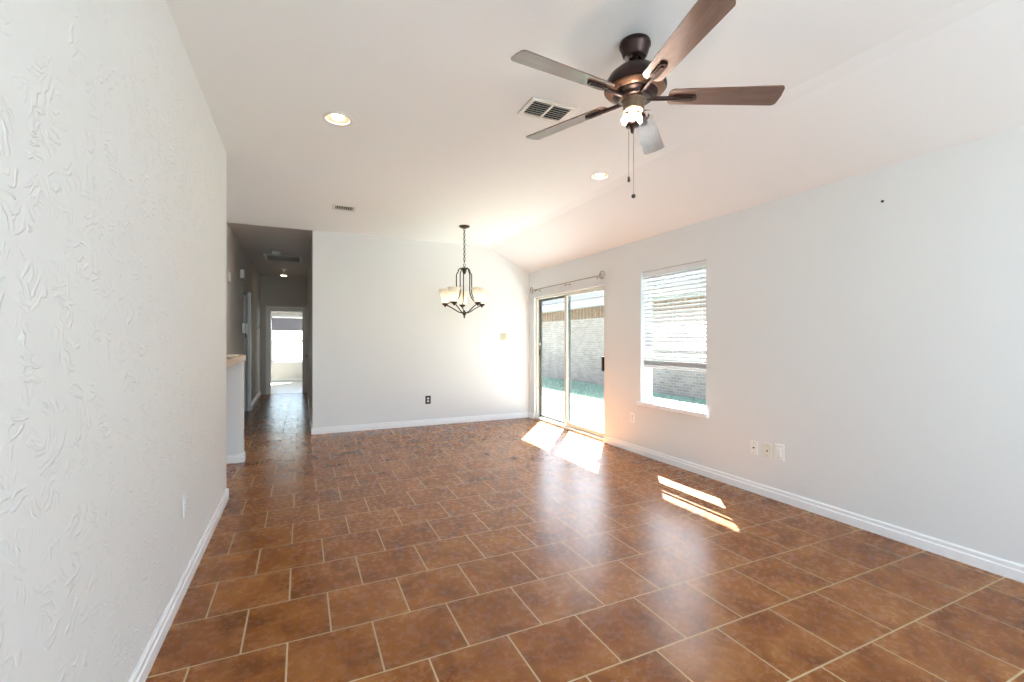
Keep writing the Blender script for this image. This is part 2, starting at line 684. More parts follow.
WY0, WY1, WZ0, WZ1 = 3.185, 4.11, 0.60, 2.085
DY0, DY1, DZ1 = 4.80, 6.74, 2.02
m = MB()
m.box(XR, XO, YR, WY0, 0, ZW)
m.box(XR, XO, WY0, WY1, 0, WZ0)
m.box(XR, XO, WY0, WY1, WZ1, ZW)
m.box(XR, XO, WY1, DY0, 0, ZW)
m.box(XR, XO, DY0, DY1, DZ1, ZW)
m.box(XR, XO, DY1, YB + 0.12, 0, ZW)
o = m.build('wall_right', M_WALL)
struct(o, 'pale right wall holding the window and patio door', 'wall')

bp = [(HX1, 0), (XR, 0), (XR, ZW), (XCR + 0.05, ZC - 0.05 * slope), (XCR - 0.05, ZC), (HX1, ZC)]
o = MB().prism(bp, XZ, YB, YB + 0.12).build('wall_back', M_WALL)
struct(o, 'white back wall behind the chandelier', 'wall')

# wall behind the camera, with a wide opening added for the fill light
m = MB()
m.box(XL, -0.25, YR - 0.12, YR, 0, ZC)
m.box(3.25, XR, YR - 0.12, YR, 0, ZW)
m.box(-0.25, 3.25, YR - 0.12, YR, 0, 0.33)
o = m.build('wall_rear', M_WALL)
struct(o, 'wall behind the viewpoint with a wide opening added for fill light', 'wall')

# kitchen side
m = MB()
m.box(-4.0, HX0 - 0.12, YB, YB + 0.12, 0, ZH)
m.box(-4.1, -4.0, 2.0, 4.9, 0, ZC)
m.box(-4.1, -4.0, 6.5, YB, 0, ZC)
m.box(-4.1, -4.0, 4.9, 6.5, 0, 0.9)
m.box(-4.1, -4.0, 4.9, 6.5, 2.1, ZC)
m.box(-4.0, XL - 0.12, 2.0, 2.1, 0, ZC)
o = m.build('wall_kitchen', M_WALL)
struct(o, 'kitchen walls beyond the end of the left wall', 'wall')

# hall
m = MB()
m.box(HX0 - 0.12, HX0, YB, 9.02, 0, ZH)
m.box(HX0 - 0.12, HX0, 9.02, 9.72, 2.15, ZH)
m.box(HX0 - 0.12, HX0, 9.72, YF, 0, ZH)
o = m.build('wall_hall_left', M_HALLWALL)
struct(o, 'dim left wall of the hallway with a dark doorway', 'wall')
m = MB()
m.box(HX0 - 1.3, HX0 - 1.2, 8.6, 10.1, 0, ZH)
m.box(HX0 - 1.2, HX0 - 0.12, 8.6, 8.7, 0, ZH)
m.box(HX0 - 1.2, HX0 - 0.12, 10.0, 10.1, 0, ZH)
o = m.build('wall_side_room', M_HALLWALL)
struct(o, 'walls of the unlit side room off the hallway', 'wall')
m = MB()
m.box(HX1, HX1 + 0.12, YB + 0.12, 10.75, 0, ZH)
m.box(HX1, HX1 + 0.12, 10.75, 11.55, 2.06, ZH)
m.box(HX1, HX1 + 0.12, 11.55, YF, 0, ZH)
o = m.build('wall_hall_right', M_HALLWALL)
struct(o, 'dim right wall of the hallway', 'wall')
FX0, FX1, FZ = -0.675, 0.03, 2.03
m = MB()
m.box(-3.0, FX0, YF, YF + 0.12, 0, ZH)
m.box(FX1, 2.0, YF, YF + 0.12, 0, ZH)
m.box(FX0, FX1, YF, YF + 0.12, FZ, ZH)
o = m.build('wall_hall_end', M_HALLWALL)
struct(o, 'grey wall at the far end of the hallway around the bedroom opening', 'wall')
BX0, BX1, BZ0, BZ1 = -0.86, 0.30, 0.63, 2.11
m = MB()
m.box(-3.0, BX0, BY, BY + 0.15, 0, ZH)
m.box(BX1, 2.0, BY, BY + 0.15, 0, ZH)
m.box(BX0, BX1, BY, BY + 0.15, 0, BZ0)
m.box(BX0, BX1, BY, BY + 0.15, BZ1, ZH)
m.box(-3.1, -3.0, YF, BY + 0.15, 0, ZH)
m.box(2.0, 2.1, YF, BY + 0.15, 0, ZH)
o = m.build('wall_bedroom', M_HALLWALL)
struct(o, 'pale bedroom walls seen through the opening at the hall end', 'wall')

# ------------------------------------------------------------------ baseboards (stepped profile)
BBP = [(0, 0), (0.016, 0), (0.016, 0.055), (0.011, 0.062), (0.011, 0.082), (0.006, 0.090), (0, 0.090)]


def baseboard(name, x0, y0, x1, y1, label):
    """runs from (x0,y0) to (x1,y1) against a wall on the right-hand side of travel"""
    d = Vector((x1 - x0, y1 - y0, 0))
    L = d.length
    d.normalize()
    n = Vector((-d.y, d.x, 0))
    Mx = Matrix(((n.x, 0, d.x, x0), (n.y, 0, d.y, y0), (0, 1, 0, 0), (0, 0, 0, 1)))
    o = MB().prism(BBP, Mx, 0, L).build(name, M_TRIM)
    return struct(o, label, 'baseboard')


baseboard('baseboard_left', XL, WL, XL, YR, 'white baseboard along the trowelled left wall')
baseboard('baseboard_left_end', XL - 0.12, WL, XL + 0.016, WL, 'white baseboard across the end of the left wall')
baseboard('baseboard_right', XR, YR, XR, DY0 + 0.0, 'white baseboard along the right wall under the window')
baseboard('baseboard_right_corner', XR, DY1, XR, YB, 'short white baseboard between patio door and corner')
baseboard('baseboard_back', XR, YB, HX1 - 0.016, YB, 'white baseboard along the back wall')
baseboard('baseboard_hall_right', HX1, YB, HX1, 10.68, 'white baseboard along the right side of the hallway')
baseboard('baseboard_hall_left', HX0, YF, HX0, 9.80, 'white baseboard along the far left side of the hallway')
baseboard('baseboard_kitchen_corner', HX0, 8.94, HX0, YB, 'white baseboard along the near left side of the hallway')
baseboard('baseboard_bedroom', 1.9, BY, -2.9, BY, 'white baseboard under the bedroom window')

# ------------------------------------------------------------------ patio door
door = bpy.data.objects.new('door_1', None)
COL.objects.link(door)
door.location = (3.63, 5.68, 0)
struct(door, 'two-panel sliding glass patio door', 'door')
XF = 3.565
m = MB()   # outer frame lining the opening
m.box(XF, XO, DY1 - 0.03, DY1, 0, DZ1)
m.box(XF, XO, DY0, DY0 + 0.03, 0, DZ1)
m.box(XF, XO, DY0, DY1, DZ1 - 0.03, DZ1)
m.box(XF - 0.03, XO + 0.03, DY0, DY1, 0.0, 0.035)
m.box(XF + 0.02, XF + 0.028, DY0, DY1, 0.035, 0.05)
m.build('door_frame', M_ALMOND, door)
ym = 5.80


def panel(name, xa, ya, yb, z0, z1, st, mat, parent):
    f = MB()
    f.box(xa, xa + 0.03, ya, ya + st[0], z0, z1, 0.003)
    f.box(xa, xa + 0.03, yb - st[1], yb, z0, z1, 0.003)
    f.box(xa + 0.001, xa + 0.029, ya + st[0], yb - st[1], z1 - st[2], z1)
    f.box(xa + 0.001, xa + 0.029, ya + st[0], yb - st[1], z0, z0 + st[3])
    p = f.build(name, mat, parent)
    MB().box(xa + 0.012, xa + 0.018, ya + st[0] - 0.004, yb - st[1] + 0.004, z0 + st[3] - 0.004, z1 - st[2] + 0.004).build('pane', M_GLASS, p)
    return p


pf = panel('fixed_panel', XF + 0.050, ym - 0.02, DY1 - 0.03, 0.04, DZ1 - 0.03, (0.04, 0.05, 0.035, 0.04), M_GREYFRAME, door)
ps = panel('sliding_panel', XF + 0.012, DY0 + 0.03, ym + 0.05, 0.05, DZ1 - 0.025, (0.042, 0.062, 0.03, 0.05), M_ALMOND, door)
h = MB().box(XF - 0.026, XF + 0.013, DY0 + 0.055, DY0 + 0.078, 0.91, 1.10, 0.006).build('handle', M_DARK, door)
h['label'] = 'dark brown pull handle'
h = MB().box(XF + 0.035, XF + 0.056, DY1 - 0.075, DY1 - 0.045, 1.06, 1.16, 0.004).build('latch', M_DARK, door)
MB().box(XF + 0.035, XF + 0.056, DY1 - 0.072, DY1 - 0.05, 1.23, 1.27, 0.004).build('lock_button', M_PLASTIC, door)

# ------------------------------------------------------------------ window and blind
win = bpy.data.objects.new('window_1', None)
COL.objects.link(win)
win.location = (3.68, 3.65, WZ0)
struct(win, 'white vinyl window set in the right wall', 'window')
m = MB()
fx0, fx1 = 3.655, 3.695
m.box(fx0, fx1, WY0 - 0.02, WY0 + 0.022, WZ0 - 0.01, WZ1 + 0.01, 0.004)
m.box(fx0, fx1, WY1 - 0.008, WY1 + 0.03, WZ0 - 0.01, WZ1 + 0.01, 0.004)
m.box(fx0, fx1, WY0, WY1, WZ0 - 0.01, WZ0 + 0.05, 0.004)
m.box(fx0, fx1, WY0, WY1, WZ1 - 0.035, WZ1 + 0.01, 0.004)
m.box(fx0 - 0.008, fx1 - 0.01, WY0 + 0.01, WY1 - 0.01, 1.20, 1.235, 0.003)
m.build('window_frame', M_VINYL, win)
m = MB()
m.box(3.672, 3.676, WY0 + 0.015, WY1 - 0.015, WZ0 + 0.04, 1.21)
m.box(3.682, 3.686, WY0 + 0.015, WY1 - 0.015, 1.22, WZ1 - 0.03)
m.build('window_pane', M_GLASS, win)
m = MB()
m.box(XR - 0.028, fx0, WY0, WY1, WZ0 - 0.035, WZ0 + 0.006, 0.004)
m.box(XR - 0.031, XR + 0.0, WY0 - 0.04, WY1 + 0.04, WZ0 - 0.037, WZ0 + 0.0075, 0.004)
m.build('window_sill', M_TRIM, win)

XBL = 3.590
bl = thing('window_blind', (XBL, 3.65, 1.0), 'white slatted window blind lowered over the upper two thirds of the window', 'blind')
MB().box(XBL - 0.03, XBL + 0.03, WY0 + 0.008, WY1 - 0.008, WZ1 - 0.055, WZ1 - 0.002, 0.003).build('headrail', M_VINYL, bl)
m = MB()


def slat(m, z, tilt, w=0.05):
    Mx = T(XBL, (WY0 + WY1) / 2, z) @ Ry(-tilt)
    n = 5
    L = (WY1 - WY0) / 2 - 0.012
    top, bot = [], []
    for i in range(n + 1):
        x = -w / 2 + w * i / n
        zz = 0.004 * (1 - (2 * i / n - 1) ** 2)
        top.append((x, zz + 0.0012))
        bot.append((x, zz - 0.0012))
    poly = top + bot[::-1]
    m.prism(poly, Mx @ Matrix(((1, 0, 0, 0), (0, 0, 1, 0), (0, 1, 0, 0), (0, 0, 0, 1))), -L, L)


z = 2.015
k = 0
while z > 1.43:
    slat(m, z + random.uniform(-0.002, 0.002), math.radians(33 + random.uniform(-5, 5)))
    z -= 0.0445
while z > 1.25:
    slat(m, z, math.radians(50 + random.uniform(-4, 4)))
    z -= 0.044
slat(m, 1.222, math.radians(20))
for z in (1.150, 1.105):
    slat(m, z, math.radians(30))
for i in range(7):
    slat(m, 1.030 + 0.008 * i, math.radians(2 + random.uniform(-2, 2)))
m.build('slats', M_BLIND, bl)
MB().box(XBL - 0.026, XBL + 0.026, WY0 + 0.012, WY1 - 0.012, 1.0, 1.022, 0.004).build('bottom_rail', M_BLIND, bl)
for yy in (WY0 + 0.12, (WY0 + WY1) / 2, WY1 - 0.12):
    m = MB()
    for dx in (-0.027, 0.027):
        m.tube([(XBL + dx, yy, 1.01), (XBL + dx, yy, WZ1 - 0.05)], 0.0012, 5)
    m.build('ladder_cord', M_VINYL, bl)
m = MB().tube([(XBL - 0.038, WY1 - 0.07, WZ1 - 0.05), (XBL - 0.040, WY1 - 0.07, 1.25)], 0.004, 8)
m.build('tilt_wand', M_VINYL, bl)

# ------------------------------------------------------------------ curtain rod
RX, RZ = XR - 0.085, 2.133
rod = thing('curtain_rod', (RX, 5.7, RZ), 'slim nickel curtain rod with ring ends above the patio door', 'curtain rod')
MB().tube([(RX, 4.79, RZ), (RX, 6.62, RZ)], 0.0075, 10).build('rod', M_NICKEL, rod, smooth=True)
for yy in (4.735, 6.67):
    pts = [(RX + 0.0, yy + 0.05 * math.cos(a), RZ + 0.05 * math.sin(a)) for a in [2 * PI * i / 28 for i in range(28)]]
    m = MB().tube(pts, 0.0065, 8, closed=True)
    pts = [(RX + 0.0, yy + 0.026 * math.cos(a), RZ + 0.026 * math.sin(a)) for a in [2 * PI * i / 20 for i in range(20)]]
    m.tube(pts, 0.004, 8, closed=True)
    m.tube([(RX, yy - 0.05, RZ), (RX, yy + 0.05, RZ)], 0.004, 6)
    m.build('ring_finial', M_NICKEL, rod, smooth=True)
for yy in (4.84, 5.62, 6.53):
    m = MB()
    m.tube([(XR, yy, RZ - 0.014), (RX - 0.004, yy, RZ - 0.014)], 0.005, 8)
    m.lathe([(0.014, 0), (0.014, 0.004), (0.010, 0.006), (0, 0.006)], T(XR, yy, RZ - 0.014) @ Ry(-PI / 2), 16)
    m.tube([(RX, yy, RZ - 0.038), (RX, yy, RZ + 0.004)], 0.007, 8)
    m.build('bracket', M_NICKEL, rod, smooth=True)

# motion sensor in the corner, beside the rod
sen = thing('motion_sensor', (XR - 0.045, YB - 0.02, 1.95), 'small white motion sensor box in the corner left of the patio door', 'sensor')
MB().obox(T(XR - 0.04, YB - 0.028, 2.0) @ Rz(PI / 4), 0.075, 0.03, 0.095, 0.006).build('sensor_body', M_VENT, sen)
MB().obox(T(XR - 0.052, YB - 0.040, 1.985) @ Rz(PI / 4), 0.04, 0.006, 0.035, 0.002).build('sensor_lens', M_IVORY, sen)


# ------------------------------------------------------------------ wall plates
def plate(name, pos, normal, label, cat, style, pm, wd=0.072, ht=0.116, group=None):
    """normal is 'x-' (right wall), 'y-' (back wall) or 'x+' (left wall)"""
    a = {'x-': -PI / 2, 'y-': 0.0, 'x+': PI / 2}[normal]
    F = T(*pos) @ Rz(a)          # local -y points out of the wall
    t = thing(name, pos, label, cat, group)
    m = MB().obox(F @ T(0, -0.003, 0), wd, 0.006, ht, 0.0022)
    m.build('cover_plate', pm, t)
    if style == 'duplex':
        for dz in (-0.021, 0.021):
            r = MB().prism([(0.0165 * math.cos(b) * 1.0, max(-0.0125, min(0.0125, 0.0175 * math.sin(b)))) for b in [2 * PI * i / 24 for i in range(24)]],
                           F @ T(0, 0, dz) @ XZ, -0.0085, -0.005).build('receptacle', M_PLASTIC if pm is not M_PLASTIC else M_IVORY, t)
            s = MB()
            for dx in (-0.006, 0.006):
                s.obox(F @ T(dx, -0.0088, dz + 0.003), 0.002, 0.001, 0.008)
            s.obox(F @ T(0, -0.0088, dz - 0.007), 0.004, 0.001, 0.004)
            s.build('slots', M_DARK, r)
    elif style == 'jack':
        MB().lathe([(0, -0.006), (0.008, -0.006), (0.008, 0.002), (0.0045, 0.002), (0.0045, 0.011), (0, 0.011)], F @ T(0, -0.006, 0) @ Rx(PI / 2), 16).build('coax_jack', M_GREYFRAME, t)
    elif style == 'phone':
        MB().obox(F @ T(0, -0.0075, -0.004), 0.014, 0.004, 0.014, 0.001).build('phone_jack', M_GREYFRAME, t)
    elif style == 'rocker':
        MB().obox(F @ T(0, -0.008, 0), 0.034, 0.006, 0.068, 0.002).build('rocker', M_PLASTIC, t)
    elif style == 'toggles':
        for dx in (-0.023, 0.023):
            MB().obox(F @ T(dx, -0.011, 0.004) @ Rx(0.5), 0.010, 0.018, 0.022, 0.002).build('toggle', M_PLASTIC, t)
    elif style == 'blank':
        pass
    for dz in ((0,) if style == 'duplex' else (-0.042, 0.042)):
        MB().lathe([(0.0032, -0.001), (0.0032, 0.001), (0, 0.0014)], F @ T(0, -0.006, dz) @ Rx(PI / 2), 8).build('screw', M_NICKEL, t)
    return t


plate('wall_jack', (XR, 2.672, 0.385), 'x-', 'white cable jack plate on the right wall, first of three from the window', 'wall jack', 'jack', M_PLASTIC)
plate('phone_plate', (XR, 2.548, 0.388), 'x-', 'ivory phone plate between the white cable jack and the wide white plate', 'wall jack', 'phone', M_IVORY)
plate('rocker_plate', (XR, 2.445, 0.396), 'x-', 'larger white rocker plate on the right wall, last of three from the window', 'outlet', 'rocker', M_PLASTIC, 0.082, 0.128)
plate('wall_outlet', (XR, 4.25, 0.40), 'x-', 'white outlet below the left end of the window sill', 'outlet', 'duplex', M_PLASTIC)
plate('dark_outlet', (1.779, YB, 0.392), 'y-', 'dark outlet plate with white sockets low on the back wall', 'outlet', 'duplex', M_DARK, 0.085, 0.125)
plate('light_switch', (3.052, YB, 1.375), 'y-', 'beige double switch plate on the back wall near the corner', 'light switch', 'toggles', M_TAN, 0.116, 0.116)
plate('painted_outlet', (XL, 2.89, 0.44), 'x+', 'outlet painted over low on the trowelled left wall', 'outlet', 'duplex', M_WALL, 0.07, 0.115)
nl = MB().lathe([(0.009, 0), (0.009, 0.004), (0, 0.006)], T(XR, 1.721, 2.235) @ Ry(-PI / 2), 12).build('wall_screw', M_DARK, None, (XR, 1.721, 2.235))
tag(nl, 'tiny dark screw head high on the bare right wall', 'screw')

# ------------------------------------------------------------------ ceiling fan
FC = Vector((1.565, 1.865, ZC))
fan = thing('ceiling_fan', tuple(FC), 'bronze five-blade ceiling fan with lit bulbs and two pull chains', 'ceiling fan')
TF = T(FC.x, FC.y, 0)
MB().lathe([(0.0, ZC), (0.075, ZC), (0.079, ZC - 0.012), (0.079, ZC - 0.022), (0.074, ZC - 0.028), (0.062, ZC - 0.068), (0.054, ZC - 0.078), (0.030, ZC - 0.080), (0.026, ZC - 0.070), (0, ZC - 0.070)], TF, 40).build('canopy', M_BRONZE, fan, smooth=True)
MB().lathe([(0.0, ZC - 0.06), (0.0135, ZC - 0.06), (0.0135, 2.70), (0, 2.70)], TF, 20).build('downrod', M_BRONZE, fan, smooth=True)
MB().lathe([(0, 2.722), (0.020, 2.722), (0.028, 2.715), (0.060, 2.711), (0.100, 2.694), (0.132, 2.666), (0.150, 2.634), (0.157, 2.610), (0.157, 2.598), (0.150, 2.592), (0, 2.592)], TF, 48).build('motor_housing', M_BRONZE, fan, smooth=True)
c = MB().lathe([(0, 2.594), (0.150, 2.594), (0.146, 2.586), (0.128, 2.578), (0.116, 2.574), (0, 2.574)], TF, 48).build('motor_band', simple('bulb_lit_bronze', (128, 94, 72), 0.35, 0.6, mottling=0.08), fan, smooth=True)  # lighter copper colour paints the bulbs' glow onto the bronze underside
c['label'] = 'tapering bronze underside with bulb light painted in as a copper tone'
MB().lathe([(0, 2.576), (0.114, 2.576), (0.112, 2.568), (0.092, 2.560), (0.088, 2.552), (0.088, 2.546), (0.078, 2.541), (0, 2.541)], TF, 48).build('blade_hub', M_BRONZE, fan, smooth=True)
DROOP = {0: 0.0, 1: 3.2, 2: 1.2, 3: 0.0, 4: -0.4}
for kq in range(5):
    ang = math.radians(-104 + 72 * kq)
    # blade outline: root to tip, along local +x
    r0, r1 = 0.165, 0.705
    out = []
    w0, w1 = 0.052, 0.066
    out += [(r0 + 0.030 - 0.030 * math.cos(t), -(w0 - 0.030) - 0.030 * math.sin(t)) for t in [PI / 2 * i / 6 for i in range(7)]]
    out += [(r1 - 0.022 + 0.022 * math.sin(t), -(w1 - 0.022) - 0.022 * math.cos(t)) for t in [PI / 2 * i / 6 for i in range(7)]]
    out += [(r1 + 0.004, 0.0)]
    out += [(r1 - 0.022 + 0.022 * math.cos(t), (w1 - 0.022) + 0.022 * math.sin(t)) for t in [PI / 2 * i / 6 for i in range(7)]]
    out += [(r0 + 0.030 - 0.030 * math.sin(t), (w0 - 0.030) + 0.030 * math.cos(t)) for t in [PI / 2 * i / 6 for i in range(7)]]
    b = MB().prism(out, Matrix(), -0.003, 0.003)
    bmesh.ops.recalc_face_normals(b.bm, faces=b.bm.faces)
    bo = b.build('blade', M_BLADE, None, (0, 0, 0))
    bo.parent = fan
    bo.matrix_local = T(0, 0, -ZC) @ Rz(ang) @ T(0, 0, 2.560) @ Ry(math.radians(DROOP[kq])) @ Rx(math.radians(-12))
    # bronze arm with a pill-shaped clamp below the blade
    m = MB()
    m.tube(smoothpath([(0.060, 0, -0.009), (0.100, 0, -0.011), (0.150, 0, -0.011), (0.215, 0, -0.009)], 5), [0.011] * 16, 8)
    pill = [(0.205 + 0.019 * math.cos(t), 0.019 * math.sin(t)) for t in [PI / 2 + PI * i / 10 for i in range(11)]]
    pill += [(0.285 + 0.019 * math.cos(t), 0.019 * math.sin(t)) for t in [-PI / 2 + PI * i / 10 for i in range(11)]]
    m.prism(pill, Matrix(), -0.014, -0.003)
    pill2 = [(0.245 + (x - 0.245) * 0.72, y * 0.55) for x, y in pill]
    m.prism(pill2, Matrix(), -0.019, -0.012)
    io = m.build('blade_arm', M_BRONZE, None, (0, 0, 0), smooth=True)
    io.parent = bo
# light kit, hanging a little off plumb
rv = Vector((math.cos(-0.4341), math.sin(-0.4341), 0))
KC = FC - rv * 0.008
TK = T(KC.x, KC.y, 0)
MB().lathe([(0, 2.545), (0.060, 2.545), (0.062, 2.540), (0.058, 2.534), (0.054, 2.530), (0.054, 2.492), (0.048, 2.486), (0.0, 2.486)], TK, 36).build('light_fitter', simple('fitter_bronze', (130, 110, 92), 0.35, 0.7), fan, smooth=True)
KC = FC - rv * 0.014
TK = T(KC.x, KC.y, 0)
m = MB().lathe([(0.0, 2.487), (0.010, 2.487), (0.010, 2.432), (0.028, 2.428), (0.034, 2.420), (0.034, 2.408), (0.024, 2.404), (0.010, 2.400), (0.011, 2.388), (0.006, 2.374), (0, 2.370)], TK, 24)
m.build('switch_cap', M_BRONZE, fan, smooth=True)
for kq in range(3):
    a = math.radians(-125 + 120 * kq)
    dx, dy = math.cos(a), math.sin(a)
    base = Vector((KC.x + 0.026 * dx, KC.y + 0.026 * dy, 2.486))
    tip = base + Vector((dx * 0.32, dy * 0.32, -1.0)).normalized()
    q = (tip - base).to_track_quat('Z', 'Y').to_matrix().to_4x4()
    MB().lathe([(0, -0.004), (0.014, -0.004), (0.015, 0.008), (0, 0.008)], T(*base) @ q, 16).build('bulb_socket', M_BRONZE, fan, smooth=True)
    MB().lathe([(0, 0.006), (0.010, 0.008), (0.018, 0.022), (0.021, 0.036), (0.018, 0.050), (0.009, 0.058), (0, 0.060)], T(*base) @ q, 20).build('bulb', M_BULB_W, fan, smooth=True)
# a small curled shade-holder arm on the right of the kit
p0 = Vector((FC.x, FC.y, 2.448))
MB().tube(smoothpath([p0 + rv * 0.02, p0 + rv * 0.045 + Vector((0, 0, -0.006)), p0 + rv * 0.066 + Vector((0, 0, 0.004)), p0 + rv * 0.070 + Vector((0, 0, 0.022))], 6), 0.0045, 8).build('shade_holder_arm', M_BRONZE, fan, smooth=True)
for dxs, zb in ((-0.040, 2.135), (-0.016, 2.045)):
    cx_, cy_ = FC.x + rv.x * dxs - 0.0, FC.y + rv.y * dxs - 0.012
    m = MB().tube([(cx_, cy_, 2.415), (cx_, cy_, zb)], 0.0012, 5)
    zz = 2.41
    while zz > zb + 0.01:
        m.sphere((cx_, cy_, zz), 0.0024, seg=6)
        zz -= 0.012
    ch = m.build('pull_chain', M_NICKEL, fan, smooth=True)
    if zb > 2.1:
        m = MB().lathe([(0, zb + 0.012), (0.004, zb + 0.01), (0.007, zb - 0.004), (0.007, zb - 0.016), (0, zb - 0.02)], T(cx_, cy_, 0), 14)
    else:
        m = MB().sphere((cx_, cy_, zb), 0.011, seg=14)
    m.build('chain_fob', M_DARK, ch, smooth=True)

# ------------------------------------------------------------------ chandelier
HC = Vector((1.985, 5.80, ZC))
chd = thing('chandelier', tuple(HC), 'dark bronze chandelier with five frosted bell shades hanging before the back wall', 'chandelier')
TH = T(HC.x, HC.y, 0)
MB().lathe([(0, ZC), (0.072, ZC), (0.074, ZC - 0.008), (0.056, ZC - 0.022), (0.016, ZC - 0.028), (0.010, ZC - 0.040), (0, ZC - 0.040)], TH, 32).build('ceiling_canopy', M_BRONZE2, chd, smooth=True)
m = MB()
zz = ZC - 0.045
i = 0
while zz > 2.335:
    u = Vector((1, 0, 0)) if i % 2 == 0 else Vector((0, 1, 0))
    m.tube([Vector((HC.x, HC.y, zz)) + u * 0.013 * math.cos(t) + Vector((0, 0, 0.020 * math.sin(t))) for t in [2 * PI * q / 12 for q in range(12)]], 0.0042, 6, closed=True)
    zz -= 0.033
    i += 1
m.build('chain', M_BRONZE2, chd, smooth=True)
m = MB()
m.tube([Vector((HC.x, HC.y, 2.315)) + Vector((0.016 * math.cos(t), 0, 0.018 * math.sin(t))) for t in [2 * PI * q / 16 for q in range(16)]], 0.004, 6, closed=True)
m.lathe([(0, 2.300), (0.012, 2.298), (0.016, 2.286), (0.040, 2.276), (0.042, 2.262), (0.030, 2.250), (0.026, 2.226), (0.014, 2.200), (0, 2.190)], TH, 24)
m.build('top_hub', M_BRONZE2, chd, smooth=True)
MB().lathe([(z0, z1 - 0.020) for z0, z1 in [(0, 1.735), (0.010, 1.730), (0.016, 1.712), (0.034, 1.702), (0.034, 1.690), (0.018, 1.672), (0.010, 1.650), (0.012, 1.640), (0.005, 1.626), (0, 1.620)]], TH, 24).build('bottom_finial', M_BRONZE2, chd, smooth=True)
front = math.atan2(-HC.y, -HC.x)
for kq in range(5):
    a = front + math.radians(36 + 6 + 72 * kq)
    ca, sa = math.cos(a), math.sin(a)

    def R_(r, z):
        return (HC.x + r * ca, HC.y + r * sa, z)
    m = MB()
    m.tube(smoothpath([R_(0.030, 2.268), R_(0.060, 2.272), R_(0.080, 2.250), R_(0.086, 2.222), R_(0.106, 2.190), R_(0.108, 2.080), R_(0.108, 1.960), R_(0.130, 1.890), R_(0.180, 1.830), R_(0.262, 1.785)], 6), 0.0075, 8)
    m.tube(smoothpath([R_(0.020, 1.675), R_(0.075, 1.688), R_(0.150, 1.733), R_(0.215, 1.770), R_(0.262, 1.783)], 6), 0.0075, 8)
    arm = m.build('arm', M_BRONZE2, chd, smooth=True)
    TA = T(HC.x + 0.262 * ca, HC.y + 0.262 * sa, -0.014)
    MB().lathe([(0, 1.768), (0.008, 1.772), (0.014, 1.786), (0.036, 1.800), (0.042, 1.812), (0.042, 1.822), (0, 1.822)], TA, 20).build('shade_cup', M_BRONZE2, arm, smooth=True)
    MB().lathe([(0.040, 1.818), (0.044, 1.830), (0.052, 1.870), (0.064, 1.930), (0.080, 1.985), (0.088, 2.002), (0.084, 2.004), (0.076, 1.987), (0.060, 1.932), (0.048, 1.872), (0.040, 1.832)], TA, 28, cap=False).build('shade', M_SHADE, arm, smooth=True)
    MB().lathe([(0, 1.820), (0.013, 1.822), (0.014, 1.850), (0.024, 1.885), (0.026, 1.905), (0.018, 1.930), (0, 1.938)], TA, 16).build('bulb', M_BULB_C, arm, smooth=True)


# ------------------------------------------------------------------ recessed lights
def can(x, y, r, label):
    # cut the hole in the ceiling
    ce = bpy.data.objects['ceiling']
    cu = MB().lathe([(r - 0.022, ZC - 0.05), (r - 0.022, ZC + 0.085)], T(x, y, 0), 40).build('cutter', M_VENT)
    md = ce.modifiers.new('hole', 'BOOLEAN')
    md.operation = 'DIFFERENCE'
    md.solver = 'EXACT'
    md.object = cu
    dg = bpy.context.evaluated_depsgraph_get()
    me = bpy.data.meshes.new_from_object(ce.evaluated_get(dg))
    ce.modifiers.clear()
    ce.data = me
    bpy.data.objects.remove(cu)
    t = thing('recessed_light', (x, y, ZC), label, 'ceiling light', 'recessed ceiling lights')
    MB().lathe([(r, ZC), (r, ZC - 0.004), (r - 0.008, ZC - 0.008), (r - 0.020, ZC - 0.006), (r - 0.024, ZC + 0.002), (r - 0.022, ZC + 0.002), (r - 0.020, ZC)], T(x, y, 0), 40, cap=False).build('trim_ring', M_VENT, t, smooth=True)
    MB().lathe([(r - 0.0235, ZC + 0.002), (r - 0.030, ZC + 0.040), (r - 0.036, ZC + 0.075), (r - 0.033, ZC + 0.076), (r - 0.0225, ZC + 0.004)], T(x, y, 0), 40, cap=False).build('baffle', M_BAFFLE, t, smooth=True)
    MB().lathe([(0, ZC - 0.006), (0.020, ZC - 0.004), (0.036, ZC + 0.003), (0.043, ZC + 0.016), (0.040, ZC + 0.036), (0.030, ZC + 0.074), (0, ZC + 0.078)], T(x, y, 0), 32).build('bulb', M_CAN, t, smooth=True)


can(0.232, 3.37, 0.100, 'lit recessed ceiling light near the left wall')
can(2.530, 3.505, 0.095, 'lit recessed ceiling light right of the fan near the window')


